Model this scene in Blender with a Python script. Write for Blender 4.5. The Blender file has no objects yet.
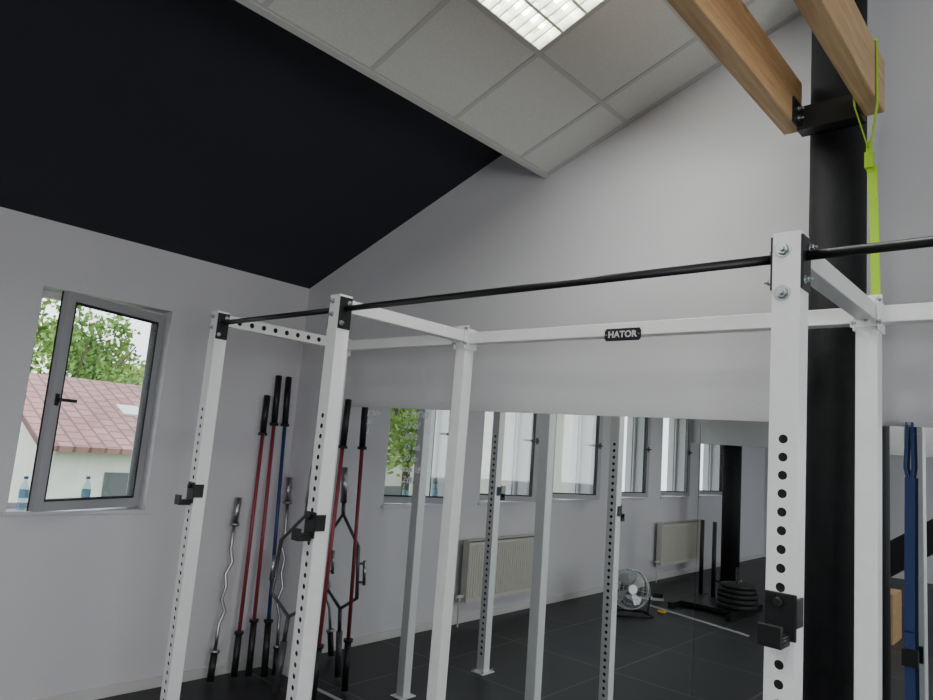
import bpy, bmesh, math, random
from mathutils import Vector, Matrix, noise
random.seed(4)
# ------------------------------------------------------------------ constants (metres)
CH=1.7394; D=3.1587; L=4.6957; HC=2.8972; SL=math.tan(.342); COS=math.cos(.342); SIN=math.sin(.342)
ZT=2.3705; Y1=1.892; Y2=2.7426; X1=-3.6194; X2=-2.5333; X4=-.5960; X6=1.34
ZM=1.9565; XM=-4.0379; DR=.3458
WB=D+.022
XR=3.2; YF=-7.5; XRIDGE=1.0

# ------------------------------------------------------------------ materials
def mat(name,col,rough=.5,metal=0.,noise_s=0,noise_amt=.08,bump=0.,bump_s=None,spec=.5,**kw):
    m=bpy.data.materials.new(name);m.use_nodes=True
    nt=m.node_tree;b=nt.nodes['Principled BSDF']
    b.inputs['Base Color'].default_value=(*col,1);b.inputs['Roughness'].default_value=rough
    b.inputs['Metallic'].default_value=metal
    b.inputs['Specular IOR Level'].default_value=spec
    if noise_s:
        tc=nt.nodes.new('ShaderNodeTexCoord');n=nt.nodes.new('ShaderNodeTexNoise')
        n.inputs['Scale'].default_value=noise_s;n.inputs['Detail'].default_value=4
        nt.links.new(tc.outputs['Object'],n.inputs['Vector'])
        r=nt.nodes.new('ShaderNodeValToRGB')
        r.color_ramp.elements[0].position=.3;r.color_ramp.elements[1].position=.7
        r.color_ramp.elements[0].color=(*[c*(1-noise_amt) for c in col],1)
        r.color_ramp.elements[1].color=(*[min(1,c*(1+noise_amt)) for c in col],1)
        nt.links.new(n.outputs['Fac'],r.inputs['Fac']);nt.links.new(r.outputs['Color'],b.inputs['Base Color'])
        if bump:
            n2=nt.nodes.new('ShaderNodeTexNoise');n2.inputs['Scale'].default_value=bump_s or noise_s*8
            nt.links.new(tc.outputs['Object'],n2.inputs['Vector'])
            bp=nt.nodes.new('ShaderNodeBump');bp.inputs['Strength'].default_value=bump;bp.inputs['Distance'].default_value=.004
            nt.links.new(n2.outputs['Fac'],bp.inputs['Height']);nt.links.new(bp.outputs['Normal'],b.inputs['Normal'])
    for k,v in kw.items(): b.inputs[k.replace('_',' ')].default_value=v
    return m
M={}
M['wall']=mat('wall_paint_grey',(.665,.650,.68),.8,0,1.2,.02,.15,60)
M['wallw']=mat('white_wall_paint',(.74,.73,.75),.8,0,1.5,.03)
M['dark']=mat('dark_navy_ceiling_paint',(.014,.014,.025),.75,0,2,.1,.2,50)
M['tile']=mat('ceiling_tile_mineral',(.68,.68,.655),.9,0,90,.05,.25,220)
M['grid']=mat('ceiling_grid_metal',(.52,.52,.50),.6)
M['steelw']=mat('white_powder_coat',(.90,.897,.90),.38,0,30,.02,.10,500)
M['black']=mat('black_powder_coat',(.008,.008,.009),.45)
M['hole']=mat('tube_interior_dark',(.006,.006,.007),.8)
M['zinc']=mat('zinc_bolt',(.45,.50,.52),.35,1.)
M['chrome']=mat('chrome_steel',(.40,.40,.41),.32,1.)
M['hexs']=mat('grey_hex_steel',(.13,.13,.135),.4,.6)
M['red']=mat('red_barbell_shaft',(.27,.035,.055),.4)
M['blue']=mat('blue_barbell_shaft',(.02,.045,.16),.4)
M['grip']=mat('dark_sleeve',(.02,.02,.022),.4,.3)
M['pvc']=mat('white_pvc',(.64,.64,.66),.4)
M['sash']=mat('grey_sash_profile',(.38,.38,.40),.4)  # window profile darkened: its backlit shade is put into the base colour
M['pvcd']=mat('dark_window_pane',(.10,.11,.12),.3)
M['gask']=mat('rubber_gasket',(.01,.01,.01),.6)
M['col']=mat('black_column_paint',(.009,.009,.011),.7,0,14,.3,.3,90,.35)
M['base']=mat('baseboard_white',(.62,.61,.60),.5)
M['rad']=mat('radiator_enamel',(.62,.60,.54),.4)
M['strapg']=mat('neon_green_webbing',(.40,.66,.02),.7,0,200,.1)
M['strapb']=mat('blue_webbing',(.02,.045,.14),.7,0,200,.15)
M['plate']=mat('rubber_plate',(.012,.012,.013),.6)
M['pad']=mat('uhmw_black',(.015,.015,.016),.5)
M['ply']=mat('plywood',(.50,.31,.16),.6,0,12,.12)
M['ink']=mat('white_marker',(.80,.82,.84),.7)
M['sign']=mat('sign_plate_dark',(.03,.03,.035),.4,.4)
M['signt']=mat('sign_letters',(.6,.6,.6),.5)
M['bluep']=mat('bottle_blue_cap',(.03,.12,.5),.4)
M['label']=mat('bottle_label',(.25,.5,.65),.5)
M['plaster']=mat('house_plaster',(.76,.75,.72),.9,0,3,.05)
M['beige']=mat('beige_render',(.56,.53,.47),.9,0,3,.06)
M['trunk']=mat('bark',(.10,.07,.05),.9,0,8,.2)
M['leaf']=mat('foliage',(.19,.33,.08),.8,0,1.2,.5)
M['leaf2']=mat('foliage_yellow',(.33,.46,.14),.8,0,1.2,.4)
M['grass']=mat('grass',(.10,.17,.05),.95,0,2,.3)
M['yel']=mat('yellow_plastic',(.75,.45,.05),.5)
M['turf']=mat('light_floor_strip',(.36,.37,.36),.7,0,30,.1)
M['galv']=mat('fan_silver',(.45,.46,.47),.35,.9)
def glassmat(name,col,mixf):
    m=bpy.data.materials.new(name);m.use_nodes=True;nt=m.node_tree;nt.nodes.clear()
    o=nt.nodes.new('ShaderNodeOutputMaterial');t=nt.nodes.new('ShaderNodeBsdfTransparent');g=nt.nodes.new('ShaderNodeBsdfGlossy')
    t.inputs[0].default_value=(*col,1);g.inputs['Roughness'].default_value=.02
    mx=nt.nodes.new('ShaderNodeMixShader');mx.inputs[0].default_value=mixf
    nt.links.new(t.outputs[0],mx.inputs[1]);nt.links.new(g.outputs[0],mx.inputs[2]);nt.links.new(mx.outputs[0],o.inputs[0]);return m
M['glass']=glassmat('window_glass',(.95,.97,.96),.05)
M['pet']=glassmat('bottle_plastic',(.80,.90,.95),.15)
M['mirror']=mat('mirror_silver',(.76,.78,.78),.0,1.)
def emis(name,col,st):
    m=bpy.data.materials.new(name);m.use_nodes=True;b=m.node_tree.nodes['Principled BSDF']
    b.inputs['Emission Color'].default_value=(*col,1);b.inputs['Emission Strength'].default_value=st
    b.inputs['Base Color'].default_value=(.8,.8,.8,1);return m
M['tube']=emis('fluorescent_tube',(.93,1.,.88),18.)
M['louver']=mat('louver_aluminium',(.80,.82,.74),.35,.2)
# wood
def wood():
    m=mat('pine_wood',(.6,.4,.2),.6);nt=m.node_tree;b=nt.nodes['Principled BSDF']
    tc=nt.nodes.new('ShaderNodeTexCoord');mp=nt.nodes.new('ShaderNodeMapping');mp.inputs['Scale'].default_value=(14,.9,14)
    n=nt.nodes.new('ShaderNodeTexNoise');n.inputs['Scale'].default_value=2.2;n.inputs['Detail'].default_value=6;n.inputs['Distortion'].default_value=1.2
    r=nt.nodes.new('ShaderNodeValToRGB');r.color_ramp.elements[0].position=.3;r.color_ramp.elements[1].position=.72
    r.color_ramp.elements[0].color=(.41,.235,.11,1);r.color_ramp.elements[1].color=(.65,.44,.235,1)
    v=nt.nodes.new('ShaderNodeTexVoronoi');v.inputs['Scale'].default_value=1.6
    mp2=nt.nodes.new('ShaderNodeMapping');mp2.inputs['Scale'].default_value=(3,1.2,3)
    r2=nt.nodes.new('ShaderNodeValToRGB');r2.color_ramp.elements[0].position=.03;r2.color_ramp.elements[1].position=.10
    r2.color_ramp.elements[0].color=(.30,.2,.12,1);r2.color_ramp.elements[1].color=(1,1,1,1)
    mx=nt.nodes.new('ShaderNodeMixRGB');mx.blend_type='MULTIPLY';mx.inputs[0].default_value=1
    l=nt.links.new;l(tc.outputs['Object'],mp.inputs[0]);l(mp.outputs[0],n.inputs['Vector']);l(n.outputs['Fac'],r.inputs[0])
    l(tc.outputs['Object'],mp2.inputs[0]);l(mp2.outputs[0],v.inputs['Vector']);l(v.outputs['Distance'],r2.inputs[0])
    l(r.outputs[0],mx.inputs[1]);l(r2.outputs[0],mx.inputs[2]);l(mx.outputs[0],b.inputs['Base Color']);return m
M['wood']=wood()
def brickmat(name,c1,c2,mort,w,h,ms,rough,off=.0,bump=.4):
    m=mat(name,c1,rough);nt=m.node_tree;b=nt.nodes['Principled BSDF'];l=nt.links.new
    tc=nt.nodes.new('ShaderNodeTexCoord');br=nt.nodes.new('ShaderNodeTexBrick')
    br.offset=off;br.inputs['Scale'].default_value=1;br.inputs['Brick Width'].default_value=w;br.inputs['Row Height'].default_value=h
    br.inputs['Mortar Size'].default_value=ms;br.inputs['Color1'].default_value=(*c1,1);br.inputs['Color2'].default_value=(*c2,1);br.inputs['Mortar'].default_value=(*mort,1)
    n=nt.nodes.new('ShaderNodeTexNoise');n.inputs['Scale'].default_value=1.6;n.inputs['Detail'].default_value=6
    mx=nt.nodes.new('ShaderNodeMixRGB');mx.blend_type='OVERLAY';mx.inputs[0].default_value=.35
    l(tc.outputs['Object'],br.inputs['Vector']);l(tc.outputs['Object'],n.inputs['Vector'])
    l(br.outputs['Color'],mx.inputs[1]);l(n.outputs['Fac'],mx.inputs[2]);l(mx.outputs[0],b.inputs['Base Color'])
    bp=nt.nodes.new('ShaderNodeBump');bp.inputs['Strength'].default_value=bump;bp.inputs['Distance'].default_value=.01;bp.invert=True
    l(br.outputs['Fac'],bp.inputs['Height']);l(bp.outputs['Normal'],b.inputs['Normal']);return m
M['floor']=brickmat('rubber_floor_tiles',(.018,.0195,.023),(.024,.026,.030),(.10,.103,.108),1.,1.,.008,.48)
M['roof']=brickmat('clay_roof_tiles',(.34,.165,.165),(.40,.21,.20),(.18,.10,.10),.35,.30,.03,.8,.5,.6)

# ------------------------------------------------------------------ mesh builder
class MB:
    def __init__(s): s.bm=bmesh.new();s.mats=[]
    def mi(s,k):
        m=M[k]
        if m not in s.mats: s.mats.append(m)
        return s.mats.index(m)
    def box(s,lo,hi,k,mx=None):
        x0,y0,z0=lo;x1,y1,z1=hi
        co=[(x0,y0,z0),(x1,y0,z0),(x1,y1,z0),(x0,y1,z0),(x0,y0,z1),(x1,y0,z1),(x1,y1,z1),(x0,y1,z1)]
        v=[s.bm.verts.new(mx@Vector(c) if mx else c) for c in co];i=s.mi(k)
        for f in [(0,3,2,1),(4,5,6,7),(0,1,5,4),(1,2,6,5),(2,3,7,6),(3,0,4,7)]:
            s.bm.faces.new([v[j] for j in f]).material_index=i
    def cyl(s,a,b,r,k,seg=20,r2=None,caps=True,smooth=True):
        a=Vector(a);b=Vector(b);r2=r if r2 is None else r2;t=(b-a).normalized()
        u=t.orthogonal().normalized();w=t.cross(u);i=s.mi(k)
        A=[];B=[]
        for j in range(seg):
            an=2*math.pi*j/seg;d=u*math.cos(an)+w*math.sin(an)
            A.append(s.bm.verts.new(a+d*r));B.append(s.bm.verts.new(b+d*r2))
        for j in range(seg):
            f=s.bm.faces.new([A[j],A[(j+1)%seg],B[(j+1)%seg],B[j]]);f.material_index=i;f.smooth=smooth
        if caps:
            s.bm.faces.new(A[::-1]).material_index=i;s.bm.faces.new(B).material_index=i
    def tube(s,pts,r,k,seg=10,closed=False):
        pts=[Vector(p) for p in pts];n=len(pts);i=s.mi(k);rings=[];prev=None
        for j,p in enumerate(pts):
            if closed: t=(pts[(j+1)%n]-pts[j-1]).normalized()
            else: t=(pts[min(j+1,n-1)]-pts[max(j-1,0)]).normalized()
            if prev is None: u=t.orthogonal().normalized()
            else: u=(prev-t*prev.dot(t)).normalized()
            prev=u;w=t.cross(u)
            rings.append([s.bm.verts.new(p+(u*math.cos(2*math.pi*q/seg)+w*math.sin(2*math.pi*q/seg))*r) for q in range(seg)])
        for j in range(n if closed else n-1):
            A=rings[j];B=rings[(j+1)%n]
            for q in range(seg):
                f=s.bm.faces.new([A[q],A[(q+1)%seg],B[(q+1)%seg],B[q]]);f.material_index=i;f.smooth=True
        if not closed:
            s.bm.faces.new(rings[0][::-1]).material_index=i;s.bm.faces.new(rings[-1]).material_index=i
    def prism(s,pts,vec,k):
        vec=Vector(vec);A=[s.bm.verts.new(p) for p in pts];B=[s.bm.verts.new(Vector(p)+vec) for p in pts];i=s.mi(k);n=len(pts)
        s.bm.faces.new(A[::-1]).material_index=i;s.bm.faces.new(B).material_index=i
        for j in range(n): s.bm.faces.new([A[j],A[(j+1)%n],B[(j+1)%n],B[j]]).material_index=i
    def ribbon(s,pts,side,w,th,k):
        """flat strap through pts, width along 'side'"""
        side=Vector(side).normalized()
        for a,b in zip(pts[:-1],pts[1:]):
            a=Vector(a);b=Vector(b);t=(b-a).normalized();n=t.cross(side).normalized()
            mx=Matrix((( side.x,n.x,t.x,a.x),(side.y,n.y,t.y,a.y),(side.z,n.z,t.z,a.z),(0,0,0,1)))
            s.box((-w/2,-th/2,-.002),(w/2,th/2,(b-a).length+.002),k,mx)
    def done(s,name,parent=None,bevel=0,mx=None):
        bmesh.ops.recalc_face_normals(s.bm,faces=s.bm.faces[:])
        me=bpy.data.meshes.new(name);s.bm.to_mesh(me);s.bm.free()
        for m in s.mats: me.materials.append(m)
        ob=bpy.data.objects.new(name,me);bpy.context.collection.objects.link(ob)
        if mx is not None: ob.matrix_world=mx
        if parent: ob.parent=parent
        if bevel:
            b=ob.modifiers.new('bevel','BEVEL');b.width=bevel;b.segments=2;b.limit_method='ANGLE';b.angle_limit=math.radians(50)
        return ob
def empty(name,loc=(0,0,0)):
    e=bpy.data.objects.new(name,None);e.location=loc;bpy.context.collection.objects.link(e);return e
def one(name,fn,**kw):
    b=MB();fn(b);return b.done(name,**kw)

# ------------------------------------------------------------------ room shell
def roofz(x): return HC+SL*(x+L) if x<=XRIDGE else HC+SL*(XRIDGE+L)-SL*(x-XRIDGE)
gable=[(-L-.3,0,-.0),(XR+.3,0,-.0),(XR+.3,0,roofz(XR+.3)),(XRIDGE,0,roofz(XRIDGE)),(-L-.3,0,roofz(-L-.3))]
one('wall_back',lambda b:b.prism([(p[0],WB,p[2]) for p in gable],(0,.25,0),'wall'))
one('wall_front',lambda b:b.prism([(p[0],YF-.25,p[2]) for p in gable],(0,.25,0),'wall'))
WS=[(1.305,2.106),(0.005,.806),(-1.295,-.494),(-2.70,-1.90),(-4.02,-3.22),(-5.36,-4.56)]
WZ0,WZ1=1.144,2.493
def leftwall(b):
    x0,x1=-L-.3,-L
    b.box((x0,YF,0),(x1,WB,WZ0),'wall');b.box((x0,YF,WZ1),(x1,WB,roofz(-L-.3)+.0),'wall')
    b.prism([(x0,YF,roofz(x0)),(x1,YF,roofz(x0)),(x1,YF,HC)],(0,WB-YF,0),'wall')
    ys=[WB]
    for a,c in WS: ys+=[c,a]
    ys.append(YF)
    for i in range(0,len(ys),2): b.box((x0,ys[i+1],WZ0),(x1,ys[i],WZ1),'wall')
one('wall_left',leftwall)
RW=[(-6.6,-4.6),(-3.8,-1.8),(-1.0,1.0)]  # unseen right-wall windows, added as a source of fill light
def rightwall(b):
    x0,x1=XR,XR+.3;zt=roofz(XR)
    b.box((x0,YF,0),(x1,WB,.9),'wall');b.box((x0,YF,2.6),(x1,WB,zt),'wall')
    ys=[WB]
    for a,c in RW[::-1]: ys+=[c,a]
    ys.append(YF)
    for i in range(0,len(ys),2): b.box((x0,ys[i+1],.9),(x1,ys[i],2.6),'wall')
one('wall_right',rightwall)
one('floor',lambda b:b.box((-L-.3,YF-.25,-.12),(XR+.3,WB+.25,0),'floor'))
def roof(b):
    for xa,xb in ((-L-.45,XRIDGE),(XRIDGE,XR+.4)):
        za,zb=roofz(xa),roofz(xb)
        b.prism([(xa,YF-.25,za),(xb,YF-.25,zb),(xb,YF-.25,zb+.2),(xa,YF-.25,za+.2)],(0,WB-YF+.5,0),'dark')
one('ceiling',roof)
one('baseboard_left',lambda b:b.box((-L,YF,0),(-L+.014,WB,.07),'base'),bevel=.003)
one('baseboard_back',lambda b:b.box((-L+.016,WB-.014,0),(XM-.01,WB,.07),'base'),bevel=.003)

# suspended tile ceiling (parallel to the roof pitch)
XT=-2.3776;ZTC=HC-DR+SL*(XT+L)
TM=Matrix(((COS,0,-SIN,XT),(0,1,0,0),(SIN,0,COS,ZTC),(0,0,0,1)))
TU=.5475;TV=.55;NU=6
lights_at=[(1,1.80),(1,-.95),(1,-3.70),(4,.15),(4,-2.6)]  # first is the visible fixture; the rest are unseen, added as interior fill
def tiles(b):
    vs=[WB,2.90]+[2.90-TV*i for i in range(1,19)]
    for i in range(NU):
        for v1,v0 in zip(vs[:-1],vs[1:]):
            if any(i==li and abs(v0-lv)<.05 for li,lv in lights_at): continue
            b.box((i*TU+.006,v0+.006,.0),(i*TU+TU-.006,v1-.006,.02),'tile',TM)
    for i in range(NU+1): b.box((i*TU-.012,vs[-1],-.004),(i*TU+.012,WB,.001),'grid',TM)
    for v in vs[1:]: b.box((0,v-.012,-.0045),(NU*TU,v+.012,.001),'grid',TM)
    b.box((0,WB-.03,-.006),(NU*TU,WB,.001),'grid',TM)
    b.box((-.03,vs[-1],-.012),(-.0,WB,.03),'grid',TM)
    b.box((-.03,vs[-1],.03),(-.012,WB,DR*COS-.005),'wallw',TM)
    b.box((NU*TU+.0,vs[-1],-.01),(NU*TU+.02,WB,DR*COS-.005),'wallw',TM)
    b.box((0,vs[-1]-.02,-.01),(NU*TU,vs[-1],DR*COS-.005),'wallw',TM)
one('suspended_ceiling',tiles)
for li,lv in lights_at:
    e=empty('ceiling_light')
    b=MB();u0=li*TU+.012;u1=(li+1)*TU-.012;v0=lv+.012;v1=lv+TV-.012
    b.box((u0,v0,.085),(u1,v1,.09),'louver',TM)
    for a in ((u0,v0,u0+.004,v1),(u1-.004,v0,u1,v1),(u0,v0,u1,v0+.004),(u0,v1-.004,u1,v1)): b.box((a[0],a[1],-.003),(a[2],a[3],.088),'louver',TM)
    n=4
    for i in range(1,n):
        x=u0+(u1-u0)*i/n;b.box((x-.006,v0,.0),(x+.006,v1,.04),'louver',TM)
    for j in range(1,9):
        y=v0+(v1-v0)*j/9;b.box((u0,y-.003,.004),(u1,y+.003,.035),'louver',TM)
    b.done('housing',parent=e)
    b=MB()
    for i in range(n):
        x=u0+(u1-u0)*(i+.5)/n;b.cyl(TM@Vector((x,v0+.02,.062)),TM@Vector((x,v1-.02,.062)),.013,'tube',12)
    b.done('tubes',parent=e)
    ld=bpy.data.lights.new('lamp','AREA');ld.shape='SQUARE';ld.size=.48;ld.energy=18;ld.color=(.96,1,.95)
    lo=bpy.data.objects.new('lamp',ld);bpy.context.collection.objects.link(lo)
    p=TM@Vector(((u0+u1)/2,(v0+v1)/2,-.012));lo.location=p;lo.rotation_euler=(0,-.342,0);lo.parent=e

one('bulkhead_beam',lambda b:b.box((-L+.001,-4.25,1.97),(XR-.001,-3.98,2.62),'wallw'))

# ------------------------------------------------------------------ windows
def window(idx,y0,y1,ang):
    e=empty(f'window_{idx}')
    xo=-L-.15; fw=.045
    b=MB()
    b.box((xo-.07,y0,WZ0),(xo,y0+fw,WZ1),'pvc');b.box((xo-.07,y1-fw,WZ0),(xo,y1,WZ1),'pvc')
    b.box((xo-.07,y0+fw,WZ0),(xo,y1-fw,WZ0+fw),'pvc');b.box((xo-.07,y0+fw,WZ1-fw),(xo,y1-fw,WZ1),'pvc')
    for a in ((y0+fw,y0+fw+.008),(y1-fw-.008,y1-fw)): b.box((xo-.03,a[0],WZ0+fw),(xo-.022,a[1],WZ1-fw),'gask')
    b.done('frame',parent=e,bevel=.004)
    b=MB()
    b.box((-L-.15,y0+.001,WZ0-.0),(-L+.0,y1-.001,WZ0+.012),'pvc')
    b.box((-L,y0-.02,WZ0-.012),(-L+.015,y1+.02,WZ0+.012),'pvc')
    b.done('sill',parent=e,bevel=.003)
    w=(y1-y0)-2*fw+.045;z0=WZ0+fw-.018;z1=WZ1-fw+.018
    mx=Matrix.Translation((xo+.004,y1-fw+.024,0))@Matrix.Rotation(ang,4,'Z')
    sw=.064
    b=MB()
    for lo,hi in [((0,-w,z0),(.055,-w+sw,z1)),((0,-sw,z0),(.055,0,z1)),((0,-w+sw,z0),(.055,-sw,z0+sw)),((0,-w+sw,z1-sw),(.055,-sw,z1))]:
        b.box(lo,hi,'sash')
    g=.009
    for lo,hi in [((-.002,-w+sw-g,z0+sw-g),(.057,-w+sw,z1-sw+g)),((-.002,-sw,z0+sw-g),(.057,-sw+g,z1-sw+g)),((-.002,-w+sw,z0+sw-g),(.057,-sw,z0+sw)),((-.002,-w+sw,z1-sw),(.057,-sw,z1-sw+g)),((-.001,-w-.003,z0),(.012,-w,z1))]:
        b.box(lo,hi,'gask')
    b.done('sash',parent=e,bevel=.003,mx=mx)
    b=MB();b.box((.018,-w+sw,z0+sw),(.030,-sw,z1-sw),'glass');b.done('glass',parent=e,mx=mx)
    b=MB();zc=(z0+z1)/2
    b.box((.055,-w+.018,zc-.035),(.063,-w+.044,zc+.035),'black');b.cyl((.06,-w+.031,zc),(.10,-w+.031,zc),.009,'black')
    b.box((.09,-w+.022,zc-.010),(.105,-w+.13,zc+.010),'black')
    b.done('handle',parent=e,bevel=.003,mx=mx)
for i,(a,c) in enumerate(WS): window(i+1,a,c,math.radians([20.5,24,24,15,15,15][i]))
for i,(a,c) in enumerate(RW):
    e=empty(f'window_{7+i}')
    b=MB();x=XR+.16
    for lo,hi in [((x,a,.9),(x+.07,a+.06,2.6)),((x,c-.06,.9),(x+.07,c,2.6)),((x,(a+c)/2-.05,.9),(x+.07,(a+c)/2+.05,2.6)),((x,a,.9),(x+.07,c,.96)),((x,a,2.54),(x+.07,c,2.6))]: b.box(lo,hi,'pvc')
    b.done('frame',parent=e)
    b=MB();b.box((x+.03,a+.06,.96),(x+.04,c-.06,2.54),'glass');b.done('glass',parent=e)
def bottle(y,x=-L-.085,s=.72):
    b=MB();z=WZ0+.0125
    prof=[(0.030,0),(.034,.01),(.034,.06),(.031,.075),(.034,.09),(.034,.15),(.026,.19),(.013,.215),(.013,.235)]
    seg=20
    for (r0,h0),(r1,h1) in zip(prof[:-1],prof[1:]): b.cyl((x,y,z+h0*s),(x,y,z+h1*s),r0*s,'label' if abs(h0-.09)<.001 else 'pet',seg,r1*s,caps=False)
    b.cyl((x,y,z),(x,y,z+.003),.03*s,'pet',seg)
    b.cyl((x,y,z+.233*s),(x,y,z+.252*s),.016*s,'bluep',seg)
    b.done('water_bottle')
bottle(1.40,-L-.06,.78);bottle(1.76,-L-.095,.80)

# ------------------------------------------------------------------ mirror (leans a fraction of a degree)
def my(x,z): return D+.0023*(x+2.2)-.0078*(z-1.056)
def mirror(b):
    xs=[XM,-1.38,1.3]
    for i in range(2):
        a=xs[i]+.001;c=xs[i+1]-.001;z0=.03;z1=ZM
        F=[Vector((a,my(a,z0),z0)),Vector((c,my(c,z0),z0)),Vector((c,my(c,z1),z1)),Vector((a,my(a,z1),z1))]
        f=[b.bm.verts.new(p) for p in F];k=[b.bm.verts.new(p+Vector((0,.003,0))) for p in F]
        b.bm.faces.new(f).material_index=b.mi('mirror');g=b.mi('gask');b.bm.faces.new(k[::-1]).material_index=g
        for j in range(4): b.bm.faces.new([f[j],k[j],k[(j+1)%4],f[(j+1)%4]]).material_index=g
one('wall_mirror',mirror)
e=empty('handwritten_workout_notes')
lines=[(-3.78,1.90,'STREN',.040),(-3.78,1.84,'5x5',.040),(-3.77,1.78,'3 r.',.040),(-3.40,1.90,'2. WOD',.050),(-3.39,1.83,'12 cal',.050),(-3.39,1.76,'10 sn',.050),(-3.38,1.69,'15 wb',.050),(-3.38,1.62,'20 du',.050),(-3.37,1.55,'cap 18',.050),(-3.37,1.48,'2:00',.050)]
for x,z,t,s in lines:
    c=bpy.data.curves.new('note_line','FONT');c.body=t;c.size=s*1.2;c.shear=.3;c.extrude=.0003;c.offset=.0002
    o=bpy.data.objects.new('note_line',c);bpy.context.collection.objects.link(o);c.materials.append(M['ink'])
    o.location=(x,my(x,z)-.0022,z);o.rotation_euler=(math.radians(90),0,0);o.parent=e

# ------------------------------------------------------------------ rig
PS=.07
def perf(b,A,B,size,hd,centres,r,pitch,k='steelw',capk='steelw'):
    """hollow square tube A->B with round holes on the +-hd faces"""
    A=Vector(A);B=Vector(B);t=(B-A).normalized();hd=Vector(hd);o=t.cross(hd);Ln=(B-A).length;h=size/2;i=b.mi(k);c=pitch/2
    V=lambda a,oo,s:b.bm.verts.new(A+hd*a+o*oo+t*s)
    for sg in (1,-1):
        edges=[0];
        for s in centres: edges+=[s-c,s+c]
        edges.append(Ln)
        for j in range(0,len(edges),2):
            if edges[j+1]-edges[j]>1e-4:
                b.bm.faces.new([V(sg*h,-h,edges[j]),V(sg*h,h,edges[j]),V(sg*h,h,edges[j+1]),V(sg*h,-h,edges[j+1])]).material_index=i
        for s in centres:
            bp=[]
            for q in range(4): bp.append((-h+2*h*q/4,-c))
            for q in range(4): bp.append((h,-c+2*c*q/4))
            for q in range(4): bp.append((h-2*h*q/4,c))
            for q in range(4): bp.append((-h,c-2*c*q/4))
            ov=[V(sg*h,x,s+y) for x,y in bp];iv=[];iv2=[]
            for x,y in bp:
                d=math.hypot(x,y);iv.append(V(sg*h,x/d*r,s+y/d*r));iv2.append(V(sg*(h-.0035),x/d*r,s+y/d*r))
            for q in range(16):
                w=(q+1)%16
                b.bm.faces.new([ov[q],ov[w],iv[w],iv[q]]).material_index=i
                f=b.bm.faces.new([iv[q],iv[w],iv2[w],iv2[q]]);f.material_index=i;f.smooth=True
        b.bm.faces.new([V(-h,sg*h,0),V(h,sg*h,0),V(h,sg*h,Ln),V(-h,sg*h,Ln)]).material_index=i
    for s in (0,Ln): b.bm.faces.new([V(-h,-h,s),V(h,-h,s),V(h,h,s),V(-h,h,s)]).material_index=b.mi(capk)
    g=h-.004
    mx=Matrix(((hd.x,o.x,t.x,A.x),(hd.y,o.y,t.y,A.y),(hd.z,o.z,t.z,A.z),(0,0,0,1)))
    b.box((-g,-g,.004),(g,g,Ln-.004),'hole',mx)  # dark inner box painted as the shade seen through the holes
rig=empty('pull_up_rig')
PITCH=.0455
hc=[1.825-PITCH*i for i in range(38)][::-1]
def bolt(b,p,d,r=.016):
    p=Vector(p);d=Vector(d)
    b.cyl(p,p+d*.003,r*1.15,'zinc',20);b.cyl(p+d*.003,p+d*.012,r*.8,'zinc',6,smooth=False);b.cyl(p+d*.012,p+d*.02,r*.38,'zinc',12)
for n,(x) in enumerate([X1,X2,X4,X6]):
    b=MB();perf(b,(x,Y1,.008),(x,Y1,ZT),PS,(0,1,0),[c-.008 for c in hc if c>.12],.0118,PITCH)
    b.box((x-.06,Y1-.07,0),(x+.06,Y1+.07,.008),'steelw')
    for sx in (-.048,.048):
        for sy in (-.055,.055): bolt(b,(x+sx,Y1+sy,.008),(0,0,1),.009)
    b.done(f'front_post_{n+1}',parent=rig)
    b=MB();b.box((x-PS/2,Y2-PS/2,.008),(x+PS/2,Y2+PS/2,ZT),'steelw');b.box((x-.06,Y2-.07,0),(x+.06,Y2+.07,.008),'steelw')
    b.done(f'back_post_{n+1}',parent=rig,bevel=.004)
    b=MB()
    for sx in (-1,1):
        xx=x+sx*(PS/2);b.box((min(xx,xx+sx*.006),Y1-.034,ZT-.155),(max(xx,xx+sx*.006),Y1+.034,ZT-.01),'black')
        bolt(b,(xx+sx*.006,Y1+.018,ZT-.035),(sx,0,0),.010);bolt(b,(xx+sx*.006,Y1-.018,ZT-.13),(sx,0,0),.010)
    b.done(f'joint_plate_{n+1}',parent=rig,bevel=.002)
    b=MB()
    if n==2 or n==3:
        for z in (ZT-.048,ZT-.165): bolt(b,(x-.008,Y1-PS/2,z),(0,-1,0),.018)
        for z in (ZT-.03,ZT-.075): bolt(b,(x,Y2-PS/2,z),(0,-1,0),.009)
    else:
        for z in (ZT-.03,ZT-.09): bolt(b,(x-.01,Y1-PS/2,z),(0,-1,0),.010)
    b.box((x-.05,Y2-PS/2-.006,ZT-.10),(x+.05,Y2-PS/2,ZT+.012),'steelw')
    for sx in (-.04,.04):
        for z in (ZT-.005,ZT-.085): bolt(b,(x+sx*1.0,Y2-PS/2-.006,z),(0,-1,0),.008)
    b.done(f'joint_bolts_{n+1}',parent=rig)
    b=MB();zc=ZT-.045
    if n==0:
        perf(b,(x,Y1+PS/2,zc),(x,Y2-PS/2-.006,zc),.062,(1,0,0),[.07+.078*i for i in range(9)],.015,.06)
    else: b.box((x-.03,Y1+PS/2,zc-.03),(x+.03,Y2-PS/2-.006,zc+.03),'steelw')
    b.done(f'depth_beam_{n+1}',parent=rig,bevel=0 if n==0 else .004)
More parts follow.
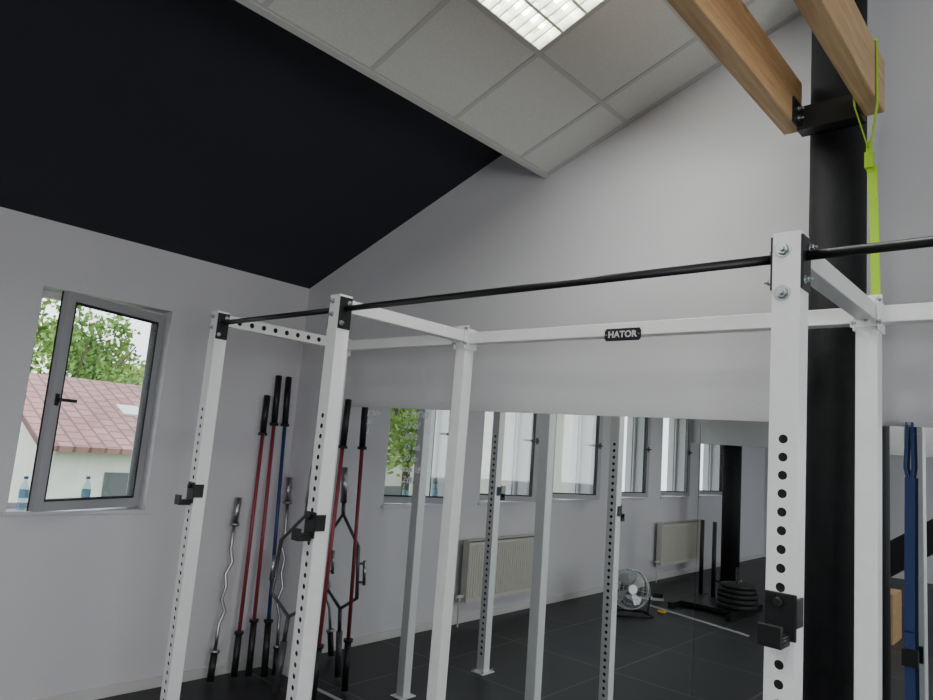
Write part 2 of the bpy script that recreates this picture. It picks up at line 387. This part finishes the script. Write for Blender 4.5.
for n,(a,c) in enumerate([(X1,X2),(X2,X4),(X4,X6)]):
    b=MB();b.cyl((a+PS/2+.006,Y1,ZT-.062),(c-PS/2-.006,Y1,ZT-.062),.013,'black',20);b.done(f'pull_up_bar_{n+1}',parent=rig)
    b=MB();zc=ZT-.055;b.box((a+PS/2,Y2-.03,zc-.03),(c-PS/2,Y2+.03,zc+.03),'steelw')
    for xx,sx in ((a+PS/2,1),(c-PS/2,-1)): b.box((min(xx,xx+sx*.006),Y2-.05,zc-.06),(max(xx,xx+sx*.006),Y2+.05,zc+.05),'steelw')
    b.done(f'back_beam_{n+1}',parent=rig,bevel=.004)
# sign
b=MB();ys=Y2-.03;sx0,sx1,sz0,sz1=-1.65,-1.47,2.262,2.318
b.prism([(sx0+.008,ys,sz0),(sx1-.008,ys,sz0),(sx1,ys,sz0+.012),(sx1,ys,sz1-.012),(sx1-.008,ys,sz1),(sx0+.008,ys,sz1),(sx0,ys,sz1-.012),(sx0,ys,sz0+.012)],(0,-.004,0),'sign')
for x in (sx0+.009,sx1-.009): b.cyl((x,ys-.004,(sz0+sz1)/2),(x,ys-.007,(sz0+sz1)/2),.004,'zinc',10)
b.done('sign_plate',parent=rig)
c=bpy.data.curves.new('sign_text','FONT');c.body='HATOR';c.size=.040;c.space_character=1.06;c.extrude=.001;c.align_x='CENTER';c.align_y='CENTER';c.offset=.0012;c.materials.append(M['signt'])
o=bpy.data.objects.new('sign_text',c);bpy.context.collection.objects.link(o);o.location=((sx0+sx1)/2,ys-.0052,(sz0+sz1)/2);o.rotation_euler=(math.radians(90),0,0);o.parent=rig
# J hooks
def jhook(name,x,z,s=1.):
    b=MB();y=Y1-PS/2
    b.box((x-.034,y-.007,z-.02),(x+.041,y-.0005,z+.09),'black')
    b.box((x+.0355,y-.007,z+.01),(x+.041,y+.05,z+.08),'black')
    b.box((x-.028,y-.060,z-.03),(x+.028,y-.007,z-.010),'black')
    b.box((x-.028,y-.060,z-.010),(x+.028,y-.007,z-.003),'pad')
    b.box((x-.028,y-.072,z-.03),(x+.028,y-.060,z+.022),'black')
    b.cyl((x,y-.007,z+.068),(x,y-.022,z+.068),.012,'black')
    b.done(name,parent=rig,bevel=.003)
jhook('j_hook_1',X1,1.345);jhook('j_hook_2',X2,1.32);jhook('j_hook_3',X4,1.36)

# ------------------------------------------------------------------ column + timber beams
def column(x,y,top,r=.103):
    b=MB();b.cyl((x,y,0),(x,y,top),r,'col',48)
    b.box((x-.15,y-.15,0),(x+.15,y+.15,.012),'col')
    for sx in (-.12,.12):
        for sy in (-.12,.12): b.cyl((x+sx,y+sy,.012),(x+sx,y+sy,.03),.012,'zinc',6)
    b.done('steel_column')
tz=lambda x:ZTC+SL*(x-XT)
CX=-.755;CY=2.955
column(CX,CY,tz(CX)-.02)
column(-4.02,-4.12,1.968,.13)
column(CX,-2.2,3.10)
for xa,xb in ((-.93,-.862),(-.632,-.565)):
    b=MB();l=5.16
    b.box((-(xb-xa)/2,-l/2,-.105),((xb-xa)/2,l/2,.105),'wood')
    b.done('timber_beam',bevel=.004,mx=Matrix.Translation(((xa+xb)/2,2.84-l/2,3.225)))
b=MB()
b.box((-.862,2.78,3.10),(-.632,2.852,3.112),'black')
b.box((-.862,2.842,3.10),(-.632,2.852,3.23),'black')
b.box((-.862,2.72,3.112),(-.856,2.845,3.22),'black');b.box((-.638,2.74,3.112),(-.632,2.845,3.22),'black')
for z in (3.15,3.19): bolt(b,(-.856,2.78,z),(1,0,0),.010)
b.done('beam_bracket')
# green ratchet strap slung over the beam
b=MB();yy=2.72
b.ribbon([(-.637,yy-.03,3.15),(-.637,yy-.03,3.334),(-.56,yy-.03,3.336),(-.56,yy-.02,3.10),(-.592,yy+.02,2.95)],(0,1,0),.02,.003,'strapg')
b.ribbon([(-.637,yy-.03,3.15),(-.635,yy-.02,3.10),(-.600,yy+.02,2.95)],(0,1,0),.02,.003,'strapg')
b.ribbon([(-.596,yy+.02,2.97),(-.596,yy+.03,2.86)],(1,0,0),.02,.006,'strapg')
b.box((-.61,yy+.012,2.87),(-.582,yy+.035,2.93),'strapg')
b.ribbon([(-.588,yy+.03,2.88),(-.582,yy+.035,2.65),(-.577,yy+.038,2.36)],(1,0,0),.03,.003,'strapg')
b.done('green_ratchet_strap')
# blue strap hung at the mirror's top edge
b=MB();xs=-.540;yb=D-.035
b.cyl((xs,D+.02,1.965),(xs,yb-.02,1.965),.006,'zinc')
b.ribbon([(xs-.008,yb,1.97),(xs-.016,yb,1.80),(xs-.0,yb,1.72)],(1,0,0),.010,.004,'strapb')
b.ribbon([(xs+.008,yb,1.97),(xs+.010,yb,1.80),(xs+.0,yb,1.72)],(1,0,0),.010,.004,'strapb')
b.ribbon([(xs,yb,1.76),(xs-.004,yb,1.2),(xs,yb,.35)],(1,0,0),.033,.005,'strapb')
b.box((xs-.026,yb-.02,1.08),(xs+.026,yb+.0,1.14),'black')
b.done('blue_strap')

# ------------------------------------------------------------------ barbells in the corner
def barbell(name,bot,top,shaft,sl=.42,sr=.0235,r=.0135,blk='grip'):
    bot=Vector(bot);top=Vector(top);t=(top-bot).normalized()
    b=MB();b.cyl(bot,bot+t*sl,sr,blk);b.cyl(bot+t*sl,bot+t*(sl+.02),sr*1.4,blk)
    b.cyl(bot+t*(sl+.02),top-t*(sl+.02),r,shaft)
    b.cyl(top-t*(sl+.02),top-t*sl,sr*1.4,blk);b.cyl(top-t*sl,top,sr,blk);b.cyl(top,top+t*.004,sr*.7,'chrome')
    b.done(name)
barbell('barbell',(-4.55,2.83,.02),(-4.655,2.89,2.0),'red',.28)
barbell('barbell',(-4.51,2.92,.02),(-4.655,2.97,2.16),'red',.36)
barbell('barbell',(-4.44,3.00,.02),(-4.65,3.055,2.16),'blue',.36)
barbell('barbell',(-3.90,3.03,.02),(-3.905,3.07,2.0),'red',.32)
def curlbar(bot,top,side):
    bot=Vector(bot);top=Vector(top);t=(top-bot).normalized();Ln=(top-bot).length;side=Vector(side)
    b=MB();sl=.18
    b.cyl(bot,bot+t*sl,.0235,'grip');b.cyl(bot+t*sl,bot+t*(sl+.02),.034,'chrome')
    b.cyl(top-t*sl,top,.0235,'chrome');b.cyl(top-t*(sl+.02),top-t*sl,.034,'chrome')
    m=Ln-2*sl-.04;pts=[]
    for f,o in [(0,0),(.12,0),(.2,0),(.3,.03),(.4,-.01),(.5,.01),(.6,-.01),(.7,.03),(.8,0),(.88,0),(1,0)]:
        pts.append(bot+t*(sl+.02+f*m)+side*o)
    b.tube(pts,.0125,'chrome',12);b.done('curl_bar')
curlbar((-4.55,2.65,.02),(-4.66,2.76,1.24),(0,1,0))
curlbar((-4.42,3.08,.02),(-4.60,3.13,1.40),(0,-1,0))
# hex (trap) bar standing on its end, leaning in the corner beside the mirror
b=MB();o=Vector((-4.14,2.90,.0));tt=Vector((0.0,.075,1)).normalized();sd=Vector((1,.10,0)).normalized()
P=lambda s,u:o+tt*s+sd*u
H=.21
b.cyl(P(.02,0),P(.34,0),.0235,'hexs');b.cyl(P(1.26,0),P(1.52,0),.0235,'chrome')
b.cyl(P(.34,0),P(.50,0),.0145,'hexs');b.cyl(P(1.16,0),P(1.26,0),.0145,'hexs')
b.tube([P(.50,0),P(.62,H),P(.98,H),P(1.18,0),P(.98,-H),P(.62,-H)],.0135,'hexs',10,True)
g=Vector((.3,-.7,0)).normalized()*.05
for u in (H,-H):
    b.cyl(P(.73,u),P(.73,u)+g,.008,'hexs');b.cyl(P(.86,u),P(.86,u)+g,.008,'hexs')
    b.cyl(P(.71,u)+g,P(.88,u)+g,.0125,'chrome')
b.done('hex_bar')
# ------------------------------------------------------------------ radiators
def radiator(y0,y1,z0=.22,z1=.80):
    b=MB();x=-L+.05
    b.box((x,y0,z0),(x+.012,y1,z1),'rad');b.box((x+.068,y0,z0),(x+.08,y1,z1),'rad')
    b.box((x,y0,z1-.012),(x+.08,y1,z1+.004),'rad');b.box((x,y0-.006,z0+.01),(x+.08,y0,z1),'rad');b.box((x,y1,z0+.01),(x+.08,y1+.006,z1),'rad')
    n=int((y1-y0)/.035)
    for i in range(n):
        y=y0+(i+.5)*(y1-y0)/n;b.box((x+.08,y-.009,z0+.04),(x+.086,y+.009,z1-.04),'rad')
    for yy in (y0+.15,y1-.15): b.box((-L+.001,yy-.02,z0+.1),(x,yy+.02,z1-.1),'rad')
    b.tube([(-L+.09,y1+.005,z0+.06),(-L+.09,y1+.06,z0+.06),(-L+.09,y1+.06,.0)],.009,'rad');b.cyl((-L+.09,y1+.0,z0+.06),(-L+.09,y1+.10,z0+.06),.016,'pvc')
    b.done('radiator',bevel=.002)
radiator(-.20,1.05);radiator(-4.45,-3.05)
# ------------------------------------------------------------------ floor fan
e=Vector((-3.9,-.93,0))
b=MB();c=e+Vector((0,0,.27));ax=Vector((.75,.6,.15)).normalized();u=ax.orthogonal().normalized();w=ax.cross(u)
def ring(r,off,tr,k='galv',n=40): b.tube([c+ax*off+(u*math.cos(6.2832*i/n)+w*math.sin(6.2832*i/n))*r for i in range(n)],tr,k,8,True)
ring(.215,0,.010);ring(.205,.07,.004);ring(.205,-.09,.004)
for r in (.06,.11,.16): ring(r,.085,.0025);ring(r,-.10,.0025)
for i in range(28):
    a=6.2832*i/28;d=u*math.cos(a)+w*math.sin(a)
    b.tube([c+ax*.085+d*.05,c+ax*.085+d*.16,c+ax*.05+d*.21,c+d*.215,c-ax*.06+d*.21,c-ax*.1+d*.16,c-ax*.1+d*.05],.0018,'galv',5)
b.cyl(c-ax*.17,c-ax*.04,.06,'black');b.cyl(c-ax*.04,c+ax*.05,.035,'galv');b.cyl(c+ax*.085,c+ax*.092,.05,'galv')
for i in range(4):
    a=6.2832*i/4
    d0=u*math.cos(a)+w*math.sin(a);d1=u*math.cos(a+.75)+w*math.sin(a+.75)
    P4=[c+d0*.03-ax*.012,c+d0*.18-ax*.022,c+(d0+d1).normalized()*.195,c+d1*.17+ax*.025,c+d1*.03+ax*.015]
    b.prism([tuple(p) for p in P4],tuple(ax*.002),'galv')
sdv=ax.cross(Vector((0,0,1))).normalized();fw=Vector((ax.x,ax.y,0)).normalized()
b.tube([c+sdv*.225,c+sdv*.24-Vector((0,0,.1)),e+sdv*.22+Vector((0,0,.012)),e+sdv*.22+fw*.14+Vector((0,0,.012)),e-sdv*.22+fw*.14+Vector((0,0,.012)),e-sdv*.22+Vector((0,0,.012)),c-sdv*.24-Vector((0,0,.1)),c-sdv*.225],.011,'black',8)
b.tube([e+sdv*.22+Vector((0,0,.012)),e+sdv*.22-fw*.14+Vector((0,0,.012)),e-sdv*.22-fw*.14+Vector((0,0,.012)),e-sdv*.22+Vector((0,0,.012))],.011,'black',8)
b.done('floor_fan')
# ------------------------------------------------------------------ weight sled with plates
b=MB();sx,sy=-3.42,-2.15
for dx in (-.34,.34): b.box((sx+dx-.03,sy-.5,0),(sx+dx+.03,sy+.5,.07),'black')
b.box((sx-.31,sy-.40,.03),(sx+.31,sy+.28,.07),'black')
for ux,uy in ((-.34,-.35),(-.16,-.30)): b.cyl((sx+ux,sy+uy,.05),(sx+ux,sy+uy,.98),.026,'black')
b.cyl((sx+.25,sy,.05),(sx+.25,sy,.52),.024,'black')
for i,(r,h) in enumerate([(.225,.06),(.225,.06),(.225,.055),(.21,.05),(.19,.04)]):
    z=.07+sum([.06,.06,.055,.05,.04][:i]);b.cyl((sx+.25,sy,z+.003),(sx+.25,sy,z+h-.003),r,'plate',40);b.cyl((sx+.25,sy,z),(sx+.25,sy,z+h),r*.85,'plate',40)
b.done('weight_sled')
one('floor_edge_strip',lambda b:b.prism([(-4.0,-1.60,0),(-2.7,-1.25,0),(-2.7,-1.19,0),(-4.0,-1.53,0)],(0,0,.006),'turf'))
b=MB();b.cyl((-3.72,-1.36,.0),(-3.72,-1.36,.02),.05,'yel',24);b.cyl((-3.72,-1.36,.02),(-3.72,-1.36,.03),.025,'yel',24);b.done('floor_marker_cone')
b=MB()
for i in range(2):
    q=Matrix.Translation((-4.25+.14*i,-1.80-.1*i,0))@Matrix.Rotation(.6+i*.4,4,'Z')
    b.prism([tuple(q@Vector(p)) for p in [(-.045,-.13,0),(.04,-.13,0),(.05,.05,0),(.03,.14,0),(-.03,.14,0),(-.05,.03,0)]],(0,0,.03),'wallw')
    b.prism([tuple(q@Vector(p)) for p in [(-.04,-.12,.03),(.035,-.12,.03),(.04,.0,.03),(-.04,.0,.03)]],(0,0,.055),'black')
b.done('training_shoes')
def plybox(x,y,s=(.36,.45,.5)):
    b=MB();a,c,h=s
    b.box((x-a/2,y-c/2,0),(x+a/2,y-c/2+.018,h),'ply');b.box((x-a/2,y+c/2-.018,0),(x+a/2,y+c/2,h),'ply')
    b.box((x-a/2,y-c/2+.018,0),(x-a/2+.018,y+c/2-.018,h),'ply');b.box((x+a/2-.018,y-c/2+.018,0),(x+a/2,y+c/2-.018,h),'ply')
    b.box((x-a/2+.018,y-c/2+.018,h-.018),(x+a/2-.018,y+c/2-.018,h),'ply')
    b.box((x-.06,y+c/2,h*.68),(x+.06,y+c/2+.001,h*.73),'hole')  # hand slot is a thin dark sheet, coloured like a shaded opening
    b.done('plyometric_box',bevel=.002)
plybox(-1.80,-2.5)
# dark open staircase at the rear
b=MB();n=11;xs0=-2.75;run=.25;rise=.20;yA,yB=-3.75,-3.0
for i in range(n):
    b.box((xs0+i*run,yA,i*rise+.16),(xs0+i*run+.29,yB,i*rise+.20),'black')
    b.box((xs0+i*run+.25,yA,i*rise+.20),(xs0+i*run+.27,yB,i*rise+.36),'black')
for y in (yA-.04,yB):
    b.prism([(xs0-.08,y,0),(xs0+.22,y,0),(xs0+n*run+.2,y,n*rise-.05),(xs0+n*run+.2,y,n*rise+.22),(xs0-.08,y,.22)],(0,.04,0),'black')
b.box((xs0+n*run-.0,yA,0),(xs0+n*run+.2,yB,n*rise),'black')
b.done('black_staircase')

# ------------------------------------------------------------------ outside
one('ground_outside',lambda b:b.box((-80,-60,-3.7),(80,60,-3.5),'grass'))
def house(name,x0,x1,y0,y1,ez,rz,wall='plaster',ov=.4):
    b=MB();b.box((x0,y0,-3.5),(x1,y1,ez),wall);xm=(x0+x1)/2
    b.prism([(x0,y0,ez),(x1,y0,ez),(xm,y0,rz-.1)],(0,y1-y0,0),wall)
    k=(rz-ez)/((x1-x0)/2)
    for y in range(int(y0)+1,int(y1),2):
        for z in (-2.4,-.35): b.box((x1,y,z),(x1+.03,y+.7,z+.95),'pvcd')
    e=empty(name);b.done('walls',parent=e)
    for sgn in (1,-1):
        half=(x1-x0)/2+ov;ln=math.hypot(half,k*half);a=math.atan(k)
        mx=Matrix.Translation((xm,y0-ov,rz))@Matrix.Rotation(sgn*a,4,'Y')
        b=MB();b.box((0 if sgn>0 else -ln,0,0),(ln if sgn>0 else 0,y1-y0+2*ov,.12),'roof')
        b.box(((1.8 if sgn>0 else -2.4),2.2,.12),((2.4 if sgn>0 else -1.8),2.7,.16),'pvc')
        b.done('roof_slope',parent=e,mx=mx)
house('neighbour_house',-23,-15.5,5.0,14,1.15,2.55)
house('neighbour_house',-19,-12,-12,-2.5,3.6,6.4,'beige')
def tree(x,y,h,r,mk,n=5200,ls=1.):
    e=empty('tree');b=MB();b.cyl((x,y,-3.5),(x,y,h-r*.8),.28 if r>2 else .12,'trunk',12,.12 if r>2 else .06)
    for i in range(5):
        a=i*1.25;b.cyl((x,y,h-r*1.6),(x+math.cos(a)*r*.7,y+math.sin(a)*r*.7,h-r*.5+.2*i),.08 if r>2 else .04,'trunk',8,.03)
    b.done('trunk',parent=e)
    cl=[]
    for i in range(34):
        th=random.uniform(0,6.283);ph=math.acos(random.uniform(-.8,1));rr=r*random.uniform(.35,.9)
        cl.append((Vector((x+rr*math.sin(ph)*math.cos(th),y+rr*math.sin(ph)*math.sin(th),h-r+rr*math.cos(ph))),r*random.uniform(.18,.36)))
    vs=[];fs=[]
    for i in range(n):
        c,cr=random.choice(cl)
        d=Vector((random.gauss(0,1),random.gauss(0,1),random.gauss(0,1))).normalized()*cr*random.uniform(.5,1.05)
        p=c+d;s=random.uniform(.07,.16)*ls
        a=Vector((random.gauss(0,1),random.gauss(0,1),random.gauss(0,1))).normalized();q=a.orthogonal().normalized()
        k=len(vs);vs+=[p-a*s,p+q*s*.6,p+a*s,p-q*s*.6];fs.append((k,k+1,k+2,k+3))
    me=bpy.data.meshes.new('foliage');me.from_pydata(vs,[],fs);me.materials.append(M[mk])
    o=bpy.data.objects.new('foliage',me);bpy.context.collection.objects.link(o);o.parent=e
tree(-30,9.4,6.3,3.6,'leaf',11000);tree(-33,6.6,5.8,3.6,'leaf2',10000);tree(-30,12.6,4.9,2.6,'leaf2',6000);tree(-34,17,4.2,2.6,'leaf')
tree(-9.8,-3.0,3.6,1.5,'leaf2',6000,.6)

# ------------------------------------------------------------------ light
w=bpy.data.worlds.new('overcast_sky');bpy.context.scene.world=w;w.use_nodes=True
nt=w.node_tree;bg=nt.nodes['Background'];bg.inputs[1].default_value=3.4;bg.inputs[0].default_value=(.90,.945,1.,1)
def area(name,loc,rot,sx,sy,en,col):
    ld=bpy.data.lights.new(name,'AREA');ld.shape='RECTANGLE';ld.size=sx;ld.size_y=sy;ld.energy=en;ld.color=col
    o=bpy.data.objects.new(name,ld);bpy.context.collection.objects.link(o);o.location=loc;o.rotation_euler=rot
for a,c in RW:
    area('window_daylight',(XR+.12,(a+c)/2,1.75),(0,math.radians(90),0),1.6,1.9,68,(.94,.965,1))  # added fill lamp set in each unseen right-wall opening

# ------------------------------------------------------------------ camera
yaw,pit,rol,f=.7433,.1379,.0825,696.52
F=Vector((-math.sin(yaw)*math.cos(pit),math.cos(yaw)*math.cos(pit),math.sin(pit)))
R0=Vector((math.cos(yaw),math.sin(yaw),0));U0=R0.cross(F)
R=R0*math.cos(rol)+U0*math.sin(rol);U=U0*math.cos(rol)-R0*math.sin(rol)
cd=bpy.data.cameras.new('camera');cam=bpy.data.objects.new('camera',cd);bpy.context.collection.objects.link(cam)
cd.sensor_fit='HORIZONTAL';cd.sensor_width=36;cd.lens=f/933*36;cd.clip_start=.05;cd.clip_end=300
cam.matrix_world=Matrix(((R.x,U.x,-F.x,0),(R.y,U.y,-F.y,0),(R.z,U.z,-F.z,CH),(0,0,0,1)))
bpy.context.scene.camera=cam
